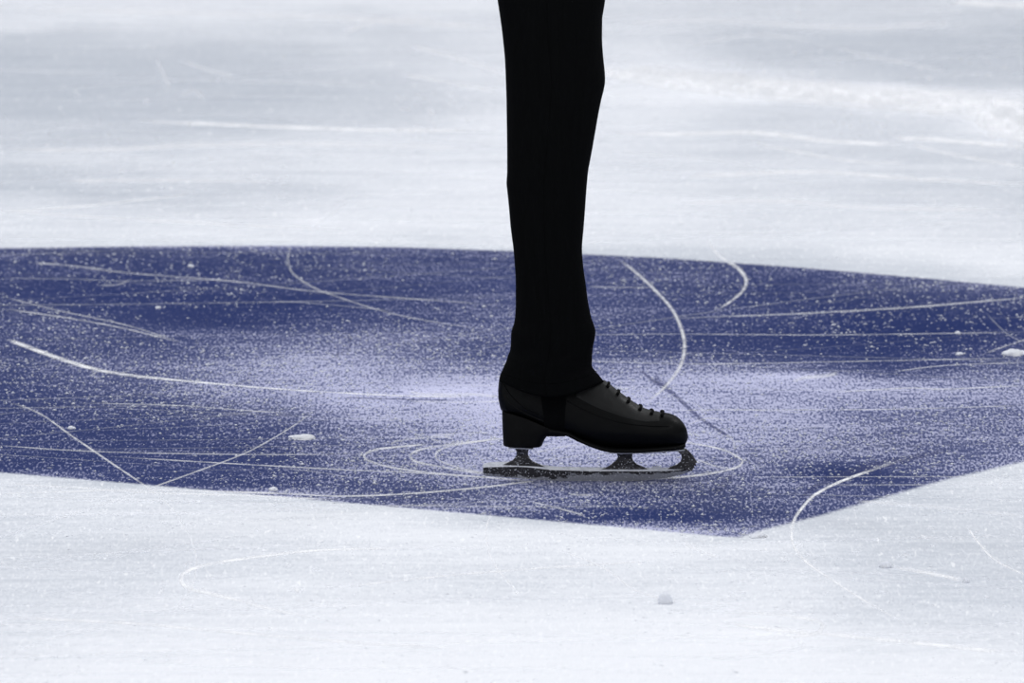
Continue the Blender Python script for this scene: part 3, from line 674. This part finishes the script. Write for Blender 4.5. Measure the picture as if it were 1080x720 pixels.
def leg_ring(py, inner=0.0):
    L, Rr = sil(py); cx_ = (L + Rr)/2; hw = (Rr - L)/2 / PXM; p = sid(cx_, py)
    dep = interp([(-200,.088),(0,.072),(85,.068),(200,.056),(300,.049),(360,.050),(402,.052)], py)
    out = []
    for j in range(N):
        g = 2 * math.pi * j / N; c_, s_ = math.cos(g), math.sin(g)
        x = math.copysign(abs(c_) ** .92, c_) * (hw - inner); y = math.copysign(abs(s_) ** .92, s_) * (dep - inner)
        hp = hem_w(py); z = p.z - (.013 * abs(s_) ** 1.5 + .004 * math.sin(3 * g)) * hp
        # cloth folds, fading at the outline so the fall of the leg is kept
        k = abs(s_) ** 1.2; px = cx_ + x * PXM
        def crease(c0, wd): d = (px - c0) / wd; return math.exp(-d * d)
        d = 0.0
        if s_ < 0:
            d -= .0045 * crease(571 + (py - 300) * .10, 3.2) * max(0, min(1, (py - 215) / 70))
            d += .0030 * crease(563 + (py - 300) * .16, 5) * max(0, min(1, (py - 240) / 60))
            d -= .0026 * crease(556 + (py - 330) * .35, 4) * math.exp(-((py - 340) / 55) ** 2)
            d -= .0018 * crease(602 + (py - 170) * .06, 3.5) * math.exp(-((py - 185) / 70) ** 2)
            d += .0016 * crease(551 + (py - 200) * .03, 6) * math.exp(-((py - 225) / 60) ** 2)
            d -= .0016 * crease(588 - (py - 60) * .08, 5) * math.exp(-((py - 60) / 60) ** 2)
        w = .0016 * math.sin(py * .11 + 3 * g + math.sin(py * .03) * 2) * math.exp(-((py - 372) / 22) ** 2)
        w += .0010 * mnoise.noise(Vector((c_ * 2, s_ * 2, py * .02)))
        dd = d * k + w * k
        y += math.copysign(dd, s_)
        out.append((p.x + x, y, z))
    return out
v = []
for py in rows: v += leg_ring(py)
f = grid_faces(len(rows), N, True)
# hem turned inside, top closed off at the thigh
L, Rr = sil(402); last = (len(rows) - 1) * N; b0 = len(v)
cxm = sid((L + Rr)/2, 402)
for (pyy, inn) in ((401.6, .0018), (396, .0026), (386, .0034)): v += leg_ring(pyy, inn)
for r_ in range(3):
    lo = last if r_ == 0 else b0 + (r_ - 1) * N; hi = b0 + r_ * N
    for j in range(N): k_ = (j + 1) % N; f.append((lo + j, hi + j, hi + k_, lo + k_))
f.append(tuple(range(N))[::-1])
trousers = pydata('trousers', v, f, M_CLOTH, person)
trousers['label'] = 'slim matte black trouser leg'
# stitched hem line and side seam on the cloth
ps = [(trousers.data.vertices[(len(rows) - 6) * N + j].co) for j in range(N)]
pts = [Vector(p) for p in ps] + [Vector(ps[0]), Vector(ps[1])]
v, f = tube(pts, .0007, 6, False); pydata('hem', v, f, M_CLOTH, trousers)
v, f = tube([Vector(trousers.data.vertices[i * N + int(N * .745)].co) for i in range(20, len(rows) - 1)], .0006, 6); pydata('side_seam', v, f, M_CLOTH, trousers)
# stirrup strap under the arch
v = []; path = []
for sg in (-1, 1):
    seg = []
    for t in np.linspace(0, 1, 22):
        py = 404 + (455.5 - 404) * t; cxp = 583.5 + 1.5 * t; half = (15 - 4.2 * min(1, t * 1.6)) / PXM
        yb = boot_pt(cxp, s_of(cxp, min(py, 449)))[1] + .0016
        if t > .88: yb *= 1 - .25 * (t - .88) / .12
        seg.append((cxp, py, sg * yb, half))
    path += seg if sg < 0 else seg[::-1]
    if sg < 0:
        for u in np.linspace(-.8, .8, 9): path.append((585, 457.4, u * .026, 10.8 / PXM))
for (cxp, py, y, half) in path:
    p = sid(cxp, py)
    for (dx, dn) in ((-1, -1), (-.5, -1), (0, -1), (.5, -1), (1, -1), (1, 1), (0, 1), (-1, 1)):
        th2 = .0011 * dn; flat_ = abs(y) < .0262 and py > 457
        v.append((p.x + dx * half, y + (0 if flat_ else (-th2 if y > 0 else th2)), p.z + (th2 if flat_ else 0)))
f = grid_faces(len(path), 8, True); f.append(tuple(range(8))[::-1]); f.append(tuple((len(path)-1)*8 + j for j in range(8)))
o = pydata('stirrup_strap', v, f, M_CLOTH, trousers, smooth=False); o['label'] = 'black elastic strap looped under the boot arch'

# ------------------------------------------------------------------ light: bright hall ceiling, dark far stands, fill glow added low on the camera side
w = bpy.data.worlds.new('rink_hall'); scene.world = w; w.use_nodes = True; q = NB(w.node_tree)
bg = w.node_tree.nodes['Background']
tc = q.n('ShaderNodeTexCoord').outputs['Generated']; sp = q.n('ShaderNodeSeparateXYZ'); q.put(sp.inputs[0], tc)
low = q.mix(q.ss(sp.outputs[1], -.5, .3), (.98, .99, 1.02, 1), (.07, .075, .085, 1))  # low camera-side glow added to brighten the snow faces; far side kept dark
q.put(bg.inputs[0], q.mix(q.ss(sp.outputs[2], .10, .60), low, (.925, .935, .965, 1))); bg.inputs[1].default_value = 1.0
def lamp(x, y, z, sx, sy, power):
    d = bpy.data.lights.new('ceiling_floodlight', 'AREA'); d.shape = 'RECTANGLE'; d.size = sx; d.size_y = sy; d.energy = power; d.color = (.97, .98, 1)
    o = bpy.data.objects.new('ceiling_floodlight', d); o.location = (x, y, z); COL.objects.link(o)
    o.rotation_euler = (Vector((0, 1.5, 0)) - Vector((x, y, z))).to_track_quat('-Z', 'Y').to_euler(); return o
for (x, y) in ((-9, -7), (9, -7), (-9, 9), (9, 9), (-2, 1)): lamp(x, y, 11, 3, 1.5, 330)
vs = scene.view_settings; vs.view_transform = 'Standard'; vs.look = 'None'; vs.gamma = 1; vs.use_curve_mapping = False; vs.exposure = -0.40
scene.display_settings.display_device = 'sRGB'
